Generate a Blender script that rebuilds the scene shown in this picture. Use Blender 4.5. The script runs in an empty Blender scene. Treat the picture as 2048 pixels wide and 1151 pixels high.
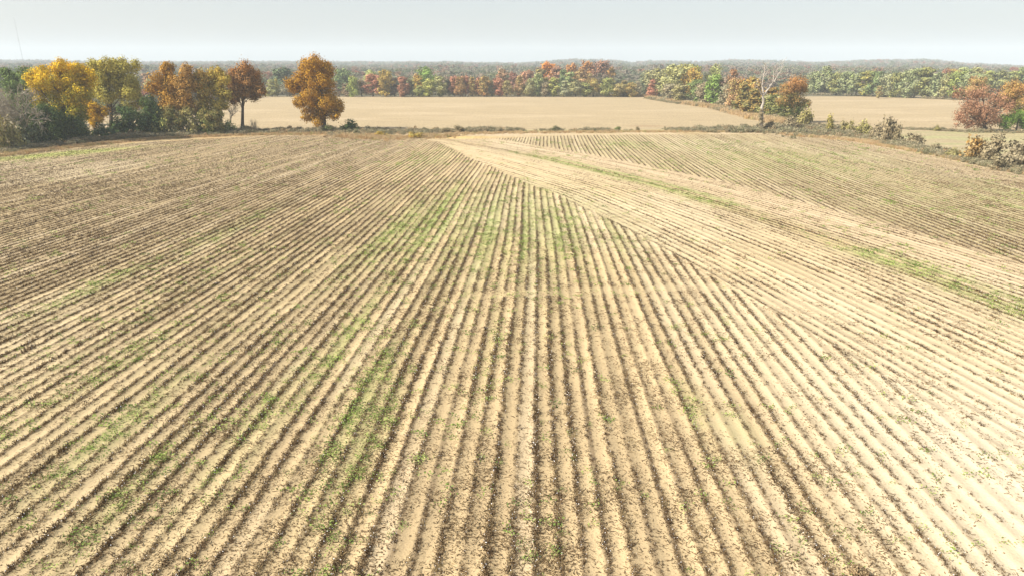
import bpy, math, random
import numpy as np

R = math.radians
sc = bpy.context.scene

# ------------------------------------------------------------------ camera
FPX, PITCH, HCAM = 1365.0, R(17.92), 19.0
cam_data = bpy.data.cameras.new('camera')
cam_data.sensor_width = 36.0
cam_data.lens = 24.0
cam_data.clip_start = 0.1
cam_data.clip_end = 12000
cam = bpy.data.objects.new('camera', cam_data)
sc.collection.objects.link(cam)
cam.location = (0, 0, HCAM)
cam.rotation_euler = (R(90) - PITCH, 0, 0)
sc.camera = cam

# ------------------------------------------------------------------ sky, sun, exposure
SUN_ELEV = R(40)
SUN_DIR = np.array([-23.0, -8.0])            # ground direction towards the sun
SUN_DIR = SUN_DIR / np.linalg.norm(SUN_DIR)
world = bpy.data.worlds.new('World')
sc.world = world
world.use_nodes = True
wn = world.node_tree
wn.nodes.clear()
sky = wn.nodes.new('ShaderNodeTexSky')
sky.sky_type = 'NISHITA'
sky.sun_disc = False
sky.sun_elevation = SUN_ELEV
sky.sun_rotation = math.atan2(SUN_DIR[0], SUN_DIR[1])
sky.dust_density = 4.0
sky.ozone_density = 1.0
sky.altitude = 100
hsv = wn.nodes.new('ShaderNodeHueSaturation')
hsv.inputs['Saturation'].default_value = 1.0
hsv.inputs['Value'].default_value = 1.62
bg = wn.nodes.new('ShaderNodeBackground')
bg.inputs['Strength'].default_value = 0.148
wo = wn.nodes.new('ShaderNodeOutputWorld')
wn.links.new(sky.outputs[0], hsv.inputs['Color'])
gam = wn.nodes.new('ShaderNodeGamma')
gam.inputs['Gamma'].default_value = 0.55
wn.links.new(hsv.outputs[0], gam.inputs[0])
wn.links.new(gam.outputs[0], bg.inputs[0])
wn.links.new(bg.outputs[0], wo.inputs[0])

sun_data = bpy.data.lights.new('sun', 'SUN')
sun_data.energy = 5.0
sun_data.angle = R(0.55)
sun_data.color = (1.0, 0.95, 0.86)
sun = bpy.data.objects.new('sun', sun_data)
sc.collection.objects.link(sun)
sd = (math.cos(SUN_ELEV) * SUN_DIR[0], math.cos(SUN_ELEV) * SUN_DIR[1], math.sin(SUN_ELEV))
from mathutils import Vector
sun.rotation_euler = Vector(sd).to_track_quat('Z', 'Y').to_euler()
sun.location = (0, 0, 60)

sc.view_settings.view_transform = 'Standard'
sc.view_settings.look = 'None'
sc.view_settings.gamma = 1
sc.view_settings.use_curve_mapping = False
sc.view_settings.exposure = 0.93
sc.cycles.max_bounces = 5
sc.cycles.diffuse_bounces = 3
sc.cycles.transparent_max_bounces = 6
sc.cycles.volume_bounces = 1

# ------------------------------------------------------------------ helpers
def ray(x, y):
    X = (x - 1024) / FPX
    V = (y - 575.5) / FPX
    return X, math.cos(PITCH) - V * math.sin(PITCH), -math.sin(PITCH) - V * math.cos(PITCH)

def ground_pt(x, y):
    X, dy, dz = ray(x, y)
    t = HCAM / -dz
    return X * t, dy * t

def plane_pt(x, y, D):
    X, dy, dz = ray(x, y)
    t = D / dy
    return X * t, D, HCAM + dz * t

def mpp(D):                                   # metres per full-size photo pixel at ground distance D
    return (D * math.cos(PITCH) + 12 * math.sin(PITCH)) / FPX

def hash2(ix, iy, seed):
    h = (ix.astype(np.int64) * 374761393 + iy.astype(np.int64) * 668265263 + seed * 1442695041) & 0xffffffff
    h = ((h ^ (h >> 13)) * 1274126177) & 0xffffffff
    h = (h ^ (h >> 16)) & 0xffffffff
    return h / 4294967295.0

def vnoise(x, y, seed=0):
    x = np.asarray(x, float); y = np.asarray(y, float)
    ix, iy = np.floor(x), np.floor(y)
    fx, fy = x - ix, y - iy
    fx = fx * fx * (3 - 2 * fx); fy = fy * fy * (3 - 2 * fy)
    a = hash2(ix, iy, seed); b = hash2(ix + 1, iy, seed)
    c = hash2(ix, iy + 1, seed); d = hash2(ix + 1, iy + 1, seed)
    return (a * (1 - fx) + b * fx) * (1 - fy) + (c * (1 - fx) + d * fx) * fy

def fbm(x, y, seed=0, octv=3):
    s = 0; a = 0.5; t = 0
    for k in range(octv):
        s = s + a * vnoise(np.asarray(x) * 2 ** k, np.asarray(y) * 2 ** k, seed + k * 17)
        t += a; a *= 0.5
    return s / t

def sstep(a, b, x):
    t = np.clip((x - a) / (b - a), 0, 1)
    return t * t * (3 - 2 * t)

def link(o, parent=None):
    sc.collection.objects.link(o)
    if parent is not None:
        o.parent = parent
    return o

def tag(o, label=None, cat=None, group=None, kind=None):
    if label: o['label'] = label
    if cat: o['category'] = cat
    if group: o['group'] = group
    if kind: o['kind'] = kind
    return o

def np_mesh(name, verts, faces, mat=None, attrs=None, smooth=False):
    """verts (N,3) array, faces (M,k) array with k = 3 or 4"""
    me = bpy.data.meshes.new(name)
    n, (m, k) = len(verts), faces.shape
    me.vertices.add(n)
    me.vertices.foreach_set('co', np.asarray(verts, np.float32).ravel())
    me.loops.add(m * k)
    me.loops.foreach_set('vertex_index', faces.astype(np.int32).ravel())
    me.polygons.add(m)
    me.polygons.foreach_set('loop_start', np.arange(0, m * k, k, dtype=np.int32))
    if smooth:
        me.polygons.foreach_set('use_smooth', np.ones(m, bool))
    if attrs:
        for an, (ty, arr) in attrs.items():
            at = me.attributes.new(an, ty, 'POINT')
            key = 'color' if ty == 'FLOAT_COLOR' else ('vector' if ty == 'FLOAT_VECTOR' else 'value')
            at.data.foreach_set(key, np.asarray(arr).ravel())
    me.update(calc_edges=True)
    if mat is not None:
        me.materials.append(mat)
    return me

# ------------------------------------------------------------------ node helpers
class NT:
    def __init__(s, name):
        s.m = bpy.data.materials.new(name); s.m.use_nodes = True
        s.t = s.m.node_tree; s.t.nodes.clear()
        s.out = s.t.nodes.new('ShaderNodeOutputMaterial')
    def n(s, ty, **kw):
        nd = s.t.nodes.new(ty)
        for k, v in kw.items(): setattr(nd, k, v)
        return nd
    def put(s, sock, v):
        if isinstance(v, bpy.types.NodeSocket): s.t.links.new(v, sock)
        elif v is not None: sock.default_value = v
    def math(s, op, a, b=None, c=None, clamp=False):
        nd = s.n('ShaderNodeMath', operation=op, use_clamp=clamp)
        s.put(nd.inputs[0], a)
        if b is not None: s.put(nd.inputs[1], b)
        if c is not None: s.put(nd.inputs[2], c)
        return nd.outputs[0]
    def mix(s, f, a, b, blend='MIX'):
        nd = s.n('ShaderNodeMix', data_type='RGBA', blend_type=blend)
        s.put(nd.inputs[0], f); s.put(nd.inputs[6], a); s.put(nd.inputs[7], b)
        return nd.outputs[2]
    def mixf(s, f, a, b):
        nd = s.n('ShaderNodeMix', data_type='FLOAT')
        s.put(nd.inputs[0], f); s.put(nd.inputs[2], a); s.put(nd.inputs[3], b)
        return nd.outputs[0]
    def attr(s, name, ty='GEOMETRY'):
        nd = s.n('ShaderNodeAttribute', attribute_type=ty); nd.attribute_name = name
        return nd
    def ss(s, x, a, b, lo=0.0, hi=1.0):
        nd = s.n('ShaderNodeMapRange', interpolation_type='SMOOTHSTEP')
        s.put(nd.inputs[0], x); s.put(nd.inputs[1], a); s.put(nd.inputs[2], b)
        s.put(nd.inputs[3], lo); s.put(nd.inputs[4], hi)
        return nd.outputs[0]
    def noise(s, vec, scale, detail=2, rough=0.5, dim='3D'):
        nd = s.n('ShaderNodeTexNoise', noise_dimensions=dim)
        s.put(nd.inputs['Vector'], vec); nd.inputs['Scale'].default_value = scale
        nd.inputs['Detail'].default_value = detail; nd.inputs['Roughness'].default_value = rough
        return nd.outputs[0]
    def xyz(s, x, y, z=0.0):
        nd = s.n('ShaderNodeCombineXYZ')
        s.put(nd.inputs[0], x); s.put(nd.inputs[1], y); s.put(nd.inputs[2], z)
        return nd.outputs[0]

# ------------------------------------------------------------------ the field's geometry
ROW = 0.97
FAN = 0.00122
def wander(y):
    return 0.25 * np.sin(y / 29.0) + 0.10 * np.sin(y / 11.0 + 1.0)
def row_x(u, y):
    uc = np.clip(-u, 0, 70)
    return ROW * u + 0.035 * y + wander(y) + FAN * uc * (y - 45)
def row_u(x, y):
    q = x - 0.035 * y - wander(y)
    u = np.where(q >= 0, q / ROW, q / (ROW - FAN * (y - 45)))
    far = (q - 70 * FAN * (y - 45)) / ROW
    return np.where(u < -70, far, u)

# the terrace line that sweeps through the field
ty_ = np.arange(-30, 222, 0.5)
tx_ = np.interp(ty_, [-30, 10, 30, 50.5, 69, 87.5, 113, 150, 184, 215], [49, 46.5, 43.8, 40, 36, 31, 23, 5, -16, -45])
ker = np.hanning(41); ker /= ker.sum()
tx_ = np.convolve(np.pad(tx_, 20, mode='reflect', reflect_type='odd'), ker, 'valid')
def terrace_sd(x, y):
    x = np.asarray(x, float).ravel(); y = np.asarray(y, float).ravel()
    out = np.empty(len(x))
    for a in range(0, len(x), 20000):
        xs, ys = x[a:a + 20000, None], y[a:a + 20000, None]
        d2 = (xs - tx_[None, ::2]) ** 2 + (ys - ty_[None, ::2]) ** 2
        j = d2.argmin(1)
        out[a:a + 20000] = np.sqrt(d2[np.arange(len(j)), j])
    sgn = np.where(x > np.interp(y, ty_, tx_), 1.0, -1.0)
    return out * sgn
def band_w(y):                                 # inner width of the terrace band
    return np.interp(y, [0, 20, 60, 115, 150, 190], [17, 17, 18, 17, 12, 2])

# outline of the cultivated field: far edge as a function of x, right edge as a function of y
def far_edge(x):
    return np.interp(x, [-135, -115, -95, -70, -42, -15, 0, 20, 76, 92, 130], [135, 160, 186, 203, 203, 192, 196, 204, 208, 192, 180])
def hedge_y(x):
    return np.interp(x, [-160, -123, -108, -60, -4, 77, 92, 97, 100], [150, 166, 207, 218, 224, 224, 192, 160, 134])
def right_edge(y):
    return np.interp(y, [0, 100, 134, 160, 190, 210, 225], [112, 103, 99.5, 97, 92, 82, 76])

def density(x, y, sdv):
    """how much cotton residue lies on the soil, 0..1"""
    d = 0.70 + 0.34 * sstep(-2, -26, x) * sstep(34, 75, y) + 0.0 * x
    d = d - 0.30 * sstep(8, 26, x) * sstep(70, 30, y) - 0.22 * sstep(14, 26, x) * sstep(36, 24, y)
    d = d - 0.10 * sstep(0, 10, x)
    bw = band_w(y)
    inB = (sdv > -bw) & (sdv < 0)
    inE = (sdv >= 0) & (sdv < 15)
    d = np.where(inB, 0.46 - 0.16 * sstep(60, 30, y) - .15 * sstep(105, 140, y), d)
    d = np.where(inE, np.where(sdv < 5, 0.62, 0.40), d)
    d = np.where(sdv >= 15, 0.78, d)
    n = fbm(x / 16.0 + 3.1, y / 30.0, 5, 3)
    return np.clip(d * (0.80 + 0.40 * n), 0, 1.1)

GREEN = [  # ground x, y, half-width, half-length, amount: patches of green weeds along the rows
    (-1, 88, 14, 30, .50), (-9.5, 91, 2.2, 26, 1.0), (-3.2, 84, 1.6, 24, .75), (1.2, 80, 1.1, 20, .8), (6.0, 82, 1.3, 17, 1.0), (-14, 84, 1.6, 20, .7),
    (12, 80, 1.2, 12, .5), (-20, 150, 5, 20, .5), (-12, 48, 1.1, 12, .7), (-9, 38, 1.0, 9, .8), (-7.6, 33, .8, 7, .7),
    (-14, 36, 1.2, 9, .5), (-30, 60, 1.3, 14, .5), (-38, 60, 1.5, 8, .55), (-27, 42, 1.3, 10, .6), (-22, 34, 1.2, 7, .6),
    (-1, 46, .8, 8, .5), (-18, 28, 1.0, 6, .4), (-34, 84, 2, 14, .35), (10.5, 36, .7, 4, .5), (12.5, 33, .6, 3, .6),
    (-16, 70, 1.4, 12, .4), (30, 178, 7, 9, .45), (62, 150, 20, 26, .42), (75, 100, 16, 22, .38), (-28, 60, 10, 30, .18), (50, 176, 16, 14, .3)]
def greenness(x, y, sdv):
    g = np.zeros_like(x)
    for gx, gy, sx, sy, am in GREEN:
        u0 = row_u(np.array(gx, float), np.array(gy, float))
        xx = row_x(u0, y)
        g = np.maximum(g, am * np.exp(-((x - xx) / sx) ** 2 - ((y - gy) / sy) ** 2))
    c = np.exp(-((sdv - 2.8) / 2.6) ** 2) * sstep(24, 45, y) * (.2 + .8 * sstep(.1, .7, vnoise(y / 13.0, y * 0, 9))) * sstep(170, 140, y)
    g = np.maximum(g, c * 0.9)
    return np.clip(g * np.interp(y, [20, 55, 75], [.85, .9, 1.3]), 0, 1)

SKYL = np.array([(-400, 125), (0, 123.5), (250, 127), (500, 126), (900, 127), (1030, 129), (1150, 122.5), (1240, 125), (1262, 129), (1300, 125), (1400, 127), (1460, 123.5),
                 (1560, 125), (1640, 128), (1740, 124), (1850, 123), (1930, 129), (2048, 133), (2500, 133)], float)
def height(x, y):
    """flat farmland that rises into low wooded hills towards the skyline"""
    x = np.asarray(x, float); y = np.asarray(y, float)
    px_ = 1024 + FPX * x / np.maximum(y, 1) / math.cos(PITCH)
    top = np.interp(px_, SKYL[:, 0], SKYL[:, 1])
    hz_ = HCAM + (134 - top) / FPX * 4200 * 1.05 - 17
    far = sstep(500, 4100, y)
    roll = 7 * (vnoise(x / 260.0 + 4.2, y / 200.0, 3) - .5) * sstep(600, 1000, y) * sstep(2800, 2000, y)
    return hz_ * far * sstep(6600, 4500, y) + roll

# ------------------------------------------------------------------ ground sheet
xs = np.concatenate([-np.geomspace(5200, 137, 46), np.arange(-134, 121, 1.0), np.geomspace(123, 5200, 46)])
ys = np.concatenate([[-400, -150, -60, -20, 0], np.arange(10, 236, 1.0), np.arange(238, 520, 3.0), np.geomspace(525, 6500, 60)])
GX, GY = np.meshgrid(xs, ys)
gx, gy = GX.ravel(), GY.ravel()
nx, ny = len(xs), len(ys)
gi = np.arange(nx * ny).reshape(ny, nx)
gf = np.stack([gi[:-1, :-1], gi[:-1, 1:], gi[1:, 1:], gi[1:, :-1]], -1).reshape(-1, 4)
gz = height(gx, gy)
infield = (gy < 235) & (np.abs(gx) < 150) & (gy > -30)
sdv = np.full(len(gx), 200.0)
sdv[infield] = terrace_sd(gx[infield], gy[infield])
gz = gz + np.where(infield, 0.35 * np.exp(-((sdv + 5) / 6) ** 2) * sstep(12, 40, gy), 0)
uu = row_u(gx, gy)
gcorner = np.exp(-(((gx + 104) * .813 - (gy - 158) * .581 ) / 4.5) ** 2 - (((gx + 104) * .581 + (gy - 158) * .813) / 17) ** 2)
crop = (1 - np.clip(1.6 * gcorner, 0, 1)) * sstep(3, -3, gy - far_edge(gx) - 3 * (vnoise(gx / 5, gy * 0, 2) - .5)) * sstep(2.5, -2.5, gx - right_edge(gy) + 4)
dens = density(gx, gy, sdv) * crop
grn = greenness(gx, gy, sdv) * crop
wB = ((sdv > -band_w(gy)) & (sdv < 15) & infield & (gy < 192)).astype(float)

def C3(*c): return np.array(c, float)
SAND, SANDP = C3(.490, .365, .200), C3(.53, .43, .275)
OLIVE, TANF = C3(.36, .300, .170), C3(.350, .268, .155)
HEAD, RUST = C3(.36, .265, .135), C3(.36, .205, .085)
GRASS, WOOD = C3(.30, .33, .09), C3(.13, .115, .07)
zc = np.repeat(SAND[None], len(gx), 0)
def paint(c, w):
    global zc
    zc = zc * (1 - w[:, None]) + c[None] * w[:, None]
nA = fbm(gx / 22.0, gy / 45.0, 21, 3)
paint(SANDP, 0.8 * sstep(5, 26, gx) * sstep(75, 25, gy))
paint(C3(.33, .248, .132), 0.88 * sstep(-8, -45, gx) * sstep(40, 100, gy))
paint(C3(.42, .34, .20), 0.4 * sstep(-6, -22, gx) * sstep(100, 40, gy))
paint(SANDP, 0.3 * ((sdv > -band_w(gy)) & (sdv < 0)) * sstep(30, 60, gy))
paint(C3(.48, .365, .225), 0.8 * ((sdv > 4) & (sdv < 16)))
paint(C3(.365, .298, .160), 0.85 * sstep(14, 18, sdv) * infield)
paint(C3(.46, .34, .215), 0.6 * sstep(14, 18, sdv) * sstep(65, 92, gx) * infield)
paint(SANDP, 0.55 * sstep(.55, .75, nA) * infield)
paint(C3(.56, .47, .33), 0.85 * sstep(12, 24, gx) * sstep(46, 30, gy))
# headland, rusty grass under the trees, green corner
out = 1 - crop
paint(HEAD, out * (gy < 240))
paint(C3(.43, .33, .20), out * sstep(.35, .6, fbm(gx / 9, gy / 5, 33)) * (gy < 240) * (gx > -40))
hl = gy - far_edge(gx)
paint(RUST, 0.6 * np.exp(-((hl - 6) / 7) ** 2) * (gx < -30) * (gx > -125) * sstep(.40, .75, fbm(gx / 7, gy / 3, 8)))
paint(C3(.50, .34, .10), 0.8 * np.exp(-((gx + 19) / 14) ** 2 - ((gy - 197) / 4) ** 2))
paint(GRASS, np.clip(1.5 * gcorner, 0, 1) * (.5 + .6 * fbm(gx / 6, gy / 4, 12)))
paint(C3(.31, .30, .13), 0.75 * np.exp(-((gy - (hedge_y(gx) - 6)) / 4.0) ** 2) * (gx > -10) * (gx < 78))
# stubble fields beyond the hedge
beyond = sstep(-2, 2, gy - hedge_y(gx)) * sstep(-170, -150, gx)
rightout = sstep(1, 5, gx - right_edge(gy)) * (gy > 40)
paint(C3(.34, .27, .155), rightout)
paint(C3(.30, .31, .13), 0.5 * rightout * sstep(.45, .7, fbm(gx / 14, gy / 9, 44)) * (gy < 215))
paint(TANF, np.maximum(beyond * (gx < 85), (gy > 222) * 1.0) * (gy < 478))
paint(C3(.42, .325, .20), 0.6 * sstep(.5, .8, fbm(gx / 40, gy / 18, 51)) * (gy > 226) * (gy < 478))
paint(C3(.27, .17, .09), 0.8 * np.exp(-((gx - 46) / 7) ** 2 - ((gy - 236) / 2.5) ** 2))
wood = sstep(474, 484, gy)
clear = sstep(.60, .64, fbm(gx / 200, gy / 200, 71)) * (gy > 700) * (gy < 2300)
paint(WOOD, wood)
paint(C3(.36, .30, .20), wood * clear)
paint(WOOD, sstep(-150, -190, gx) * (gy > 120) * (gy < 480) * .8)
rowamp = crop * infield
rgba = np.concatenate([zc, np.ones((len(gx), 1))], 1)
att = {'row_u': ('FLOAT', uu), 'row_ub': ('FLOAT', sdv / ROW), 'w_band': ('FLOAT', wB), 'dens': ('FLOAT', dens),
       'grn': ('FLOAT', grn), 'rowamp': ('FLOAT', rowamp), 'soil': ('FLOAT_COLOR', rgba)}

g = NT('field_soil')
pos = g.n('ShaderNodeNewGeometry').outputs['Position']
sp = g.n('ShaderNodeSeparateXYZ'); g.put(sp.inputs[0], pos)
px, py = sp.outputs[0], sp.outputs[1]
isB = g.math('GREATER_THAN', g.attr('w_band').outputs['Fac'], 0.5)
U = g.mixf(isB, g.attr('row_u').outputs['Fac'], g.attr('row_ub').outputs['Fac'])
fine = g.noise(pos, 2.6, 3, .6)
vfine = g.noise(pos, 9.0, 2, .6)
Uj = g.math('ADD', U, g.math('MULTIPLY', g.math('SUBTRACT', fine, .5), .14))
rid = g.math('FLOOR', g.math('ADD', U, .5))
ph = g.math('ABSOLUTE', g.math('SUBTRACT', g.math('FRACT', g.math('ADD', Uj, .5)), .5))
wn1 = g.n('ShaderNodeTexWhiteNoise', noise_dimensions='1D'); g.put(wn1.inputs['W'], rid)
wn2 = g.n('ShaderNodeTexWhiteNoise', noise_dimensions='1D'); g.put(wn2.inputs['W'], g.math('ADD', g.math('FLOOR', U), 77.7))
along = g.noise(g.xyz(g.math('MULTIPLY', rid, 3.7), g.math('MULTIPLY', py, .045)), 1.0, 2)
densA = g.attr('dens').outputs['Fac']; ramp = g.attr('rowamp').outputs['Fac']; grnA = g.attr('grn').outputs['Fac']
line = g.ss(ph, .23, .07)
rowstr = g.math('MULTIPLY', g.math('ADD', .35, g.math('MULTIPLY', wn1.outputs[0], .75)), g.ss(along, .28, .62, .5, 1.0))
litrow = g.math('MULTIPLY', g.math('MULTIPLY', line, rowstr), g.math('MULTIPLY', ramp, g.math('POWER', densA, .6)), clamp=True)
alongb = g.noise(g.xyz(g.math('MULTIPLY', g.math('FLOOR', U), 5.3), g.math('MULTIPLY', py, .05), 4.0), 1.0, 2)
inter = g.math('MULTIPLY', g.ss(g.math('ADD', alongb, g.math('MULTIPLY', wn2.outputs[0], .30)), .42, .78), g.math('MULTIPLY', ramp, densA))
speck = g.math('MULTIPLY', g.ss(vfine, .50, .64), g.math('MULTIPLY', ramp, densA))
speck = g.math('MULTIPLY', speck, g.ss(g.noise(pos, .35, 3, .6), .35, .65, .6, 1.0))
col = g.attr('soil').outputs['Color']
lum = g.math('ADD', .52, g.math('ADD', g.math('MULTIPLY', g.noise(pos, .9, 5, .65), .44), g.math('MULTIPLY', g.noise(pos, 6.0, 4, .75), .52)))
col = g.mix(1.0, col, g.xyz(lum, lum, lum), 'MULTIPLY')
streak = g.noise(g.xyz(g.math('MULTIPLY', px, .05), g.math('MULTIPLY', py, .55)), 1.0, 4, .6)
streak2 = g.noise(g.xyz(g.math('MULTIPLY', px, .12), g.math('MULTIPLY', py, 1.6)), 1.0, 2, .6)
st = g.mixf(ramp, g.math('ADD', .30, g.math('ADD', g.math('MULTIPLY', streak, .70), g.math('MULTIPLY', streak2, .70))), 1.0)
col = g.mix(1.0, col, g.xyz(st, st, st), 'MULTIPLY')
fsp = g.mixf(ramp, g.ss(g.noise(pos, 1.3, 3, .8), .38, .64, .74, 1.12), 1.0)
col = g.mix(1.0, col, g.xyz(fsp, fsp, fsp), 'MULTIPLY')
col = g.mix(g.math('MULTIPLY', inter, .72), col, (.25, .185, .105, 1))
pale = g.math('MULTIPLY', g.ss(wn2.outputs[0], .80, .88), g.math('MULTIPLY', ramp, g.ss(alongb, .35, .55)))
col = g.mix(g.math('MULTIPLY', pale, .35), col, (.64, .51, .33, 1))
col = g.mix(g.math('MULTIPLY', speck, .72), col, (.24, .175, .095, 1))
col = g.mix(g.math('MULTIPLY', litrow, .95), col, (.125, .088, .052, 1))
gm = g.math('MULTIPLY', grnA, g.ss(g.noise(pos, .6, 4, .7), .25, .60, .3, 1.0))
gm = g.math('MULTIPLY', gm, g.ss(wn2.outputs[0], .2, .7, .15, 1.0))
col = g.mix(g.math('MULTIPLY', gm, .78), col, (.28, .325, .10, 1))
bs = g.n('ShaderNodeBsdfPrincipled')
g.put(bs.inputs['Base Color'], col); bs.inputs['Roughness'].default_value = .95
bs.inputs['Specular IOR Level'].default_value = .15
ridge = g.math('MULTIPLY', g.math('COSINE', g.math('MULTIPLY', Uj, 2 * math.pi)), g.math('MULTIPLY', ramp, .030))
hgt = g.math('ADD', ridge, g.math('ADD', g.math('MULTIPLY', vfine, .026), g.math('MULTIPLY', g.noise(pos, 24.0, 2, .6), .012)))
hgt = g.math('ADD', hgt, g.math('MULTIPLY', fine, .018))
bp = g.n('ShaderNodeBump'); bp.inputs['Strength'].default_value = .9; bp.inputs['Distance'].default_value = 1.0
g.put(bp.inputs['Height'], hgt)
g.put(bs.inputs['Normal'], bp.outputs[0])
g.put(g.out.inputs[0], bs.outputs[0])
ground = bpy.data.objects.new('ground', np_mesh('ground', np.stack([gx, gy, gz], 1), gf, g.m, att, True))
link(ground); tag(ground, kind='structure')

# ------------------------------------------------------------------ materials for plants
def leaf_mat(name, transl=.17):
    m = NT(name)
    a = m.attr('col_a', 'OBJECT').outputs['Color']; b = m.attr('col_b', 'OBJECT').outputs['Color']
    mv = m.attr('mixv').outputs['Fac']
    c = m.mix(mv, a, b)
    j = m.math('ADD', .55, m.math('MULTIPLY', m.attr('jit').outputs['Fac'], .90))
    c = m.mix(1.0, c, m.xyz(j, j, j), 'MULTIPLY')
    d = m.n('ShaderNodeBsdfDiffuse'); m.put(d.inputs[0], c)
    t = m.n('ShaderNodeBsdfTranslucent'); m.put(t.inputs[0], c)
    mx = m.n('ShaderNodeMixShader'); mx.inputs[0].default_value = transl
    m.put(mx.inputs[1], d.outputs[0]); m.put(mx.inputs[2], t.outputs[0]); m.put(m.out.inputs[0], mx.outputs[0])
    return m.m
LEAF = leaf_mat('autumn_foliage')

def plain(name, c, c2=None, scale=3.0, rough=.9):
    m = NT(name)
    p = m.n('ShaderNodeBsdfPrincipled'); p.inputs['Roughness'].default_value = rough
    p.inputs['Specular IOR Level'].default_value = .2
    if c2 is None: c2 = tuple(v * .6 for v in c)
    tc = m.n('ShaderNodeTexCoord').outputs['Object']
    m.put(p.inputs['Base Color'], m.mix(m.noise(tc, scale, 4, .6), (*c, 1), (*c2, 1)))
    m.put(m.out.inputs[0], p.outputs[0])
    return m.m
BARK = plain('bark', (.12, .095, .07), (.05, .04, .032), 1.5)
DEADWOOD = plain('dead_wood', (.47, .42, .36), (.24, .205, .17), 1.2)
TWIG = plain('grey_twigs', (.40, .35, .275), (.22, .185, .14), .7)

def rand_mat(name, stops, transl=.25):
    """leaf material whose colour is chosen per instance"""
    m = NT(name)
    rnd = m.n('ShaderNodeObjectInfo').outputs['Random']
    r = m.n('ShaderNodeValToRGB'); r.color_ramp.interpolation = 'LINEAR'
    e = r.color_ramp.elements
    e[0].position, e[0].color = stops[0][0], (*stops[0][1], 1)
    e[1].position, e[1].color = stops[-1][0], (*stops[-1][1], 1)
    for p_, c_ in stops[1:-1]:
        k = e.new(p_); k.color = (*c_, 1)
    m.put(r.inputs[0], rnd)
    j = m.math('ADD', .7, m.math('MULTIPLY', m.attr('jit').outputs['Fac'], .6))
    c = m.mix(1.0, r.outputs[0], m.xyz(j, j, j), 'MULTIPLY')
    d = m.n('ShaderNodeBsdfDiffuse'); m.put(d.inputs[0], c)
    t = m.n('ShaderNodeBsdfTranslucent'); m.put(t.inputs[0], c)
    mx = m.n('ShaderNodeMixShader'); mx.inputs[0].default_value = transl
    m.put(mx.inputs[1], d.outputs[0]); m.put(mx.inputs[2], t.outputs[0]); m.put(m.out.inputs[0], mx.outputs[0])
    return m.m

# ------------------------------------------------------------------ mesh makers for plants
def norm(v): return v / (np.linalg.norm(v, axis=-1, keepdims=True) + 1e-9)

def leaf_quads(p, nrm, size, rng):
    n = len(p)
    nrm = norm(nrm)
    t = norm(np.cross(nrm, rng.normal(size=(n, 3))))
    b = np.cross(nrm, t)
    s = size[:, None]
    a1, a2 = rng.uniform(.35, .65, (n, 1)), rng.uniform(.35, .65, (n, 1))
    v = np.stack([p - t * s * .5, p - b * s * a1 * .8 + t * s * .1, p + t * s * .5, p + b * s * a2 * .8 - t * s * .1], 1).reshape(-1, 3)
    f = np.arange(n * 4).reshape(n, 4)
    return v, f

def foliage(name, blobs, nleaf, lsize, seed, mat=LEAF, sub=9, fill=.35, grad=0.0, zr=(0, 1), jitn=.8, spread=.30, mbias=0.0):
    """blobs: (x, y, z, r[, ry, rz]); leaves gather in small clumps on and inside every blob"""
    rng = np.random.default_rng(seed)
    B = np.array([(b[0], b[1], b[2], b[3]) for b in blobs], float)
    w = B[:, 3] ** 2; w /= w.sum()
    cnt = rng.multinomial(nleaf, w)
    P, N, M, J = [], [], [], []
    for b, c in zip(B, cnt):
        if c == 0: continue
        k = max(3, int(sub * rng.uniform(.8, 1.3)))
        d = norm(rng.normal(size=(k, 3)))
        rad = b[3] * (1 - fill * rng.random(k) ** 1.5)
        ctr = b[:3] + d * rad[:, None] * .82
        sm = rng.random(k)
        j = rng.integers(0, k, c)
        off = rng.normal(size=(c, 3)) * b[3] * spread
        p = ctr[j] + off
        P.append(p); N.append(norm(p - b[:3]) + .5 * norm(off) + rng.normal(size=(c, 3)) * jitn * .6 + np.array([0, 0, .25]))
        M.append(sm[j] * .65 + rng.random(c) * .35)
        J.append(.5 * (rng.random(k)[j]) + .5 * rng.random(c))
    P, N, M, J = np.concatenate(P), np.concatenate(N), np.concatenate(M), np.concatenate(J)
    if grad:
        h = np.clip((P[:, 2] - zr[0]) / (zr[1] - zr[0]), 0, 1)
        M = M + grad * (.5 - h)
    M = np.clip(M + mbias, 0, 1)
    P[:, 2] = np.maximum(P[:, 2], .05)
    size = lsize * rng.uniform(.65, 1.35, len(P))
    v, f = leaf_quads(P, N, size, rng)
    return np_mesh(name, v, f, mat, {'mixv': ('FLOAT', np.repeat(M, 4)), 'jit': ('FLOAT', np.repeat(J, 4))})

class Tubes:
    def __init__(s): s.v, s.f, s.n = [], [], 0
    def add(s, pts, radii, k=6):
        pts = np.array(pts, float); n = len(pts)
        tan = norm(np.gradient(pts, axis=0))
        ref = np.array([0.31, .95, .05])
        a = norm(np.cross(tan, ref)); b = np.cross(tan, a)
        th = np.linspace(0, 2 * math.pi, k, endpoint=False)
        ring = pts[:, None] + np.array(radii)[:, None, None] * (np.cos(th)[None, :, None] * a[:, None] + np.sin(th)[None, :, None] * b[:, None])
        s.v.append(ring.reshape(-1, 3))
        i = np.arange(n * k).reshape(n, k) + s.n
        j = np.roll(i, -1, 1)
        s.f.append(np.stack([i[:-1], j[:-1], j[1:], i[1:]], -1).reshape(-1, 4))
        s.n += n * k
    def mesh(s, name, mat): return np_mesh(name, np.concatenate(s.v), np.concatenate(s.f), mat, None, True)

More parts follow.
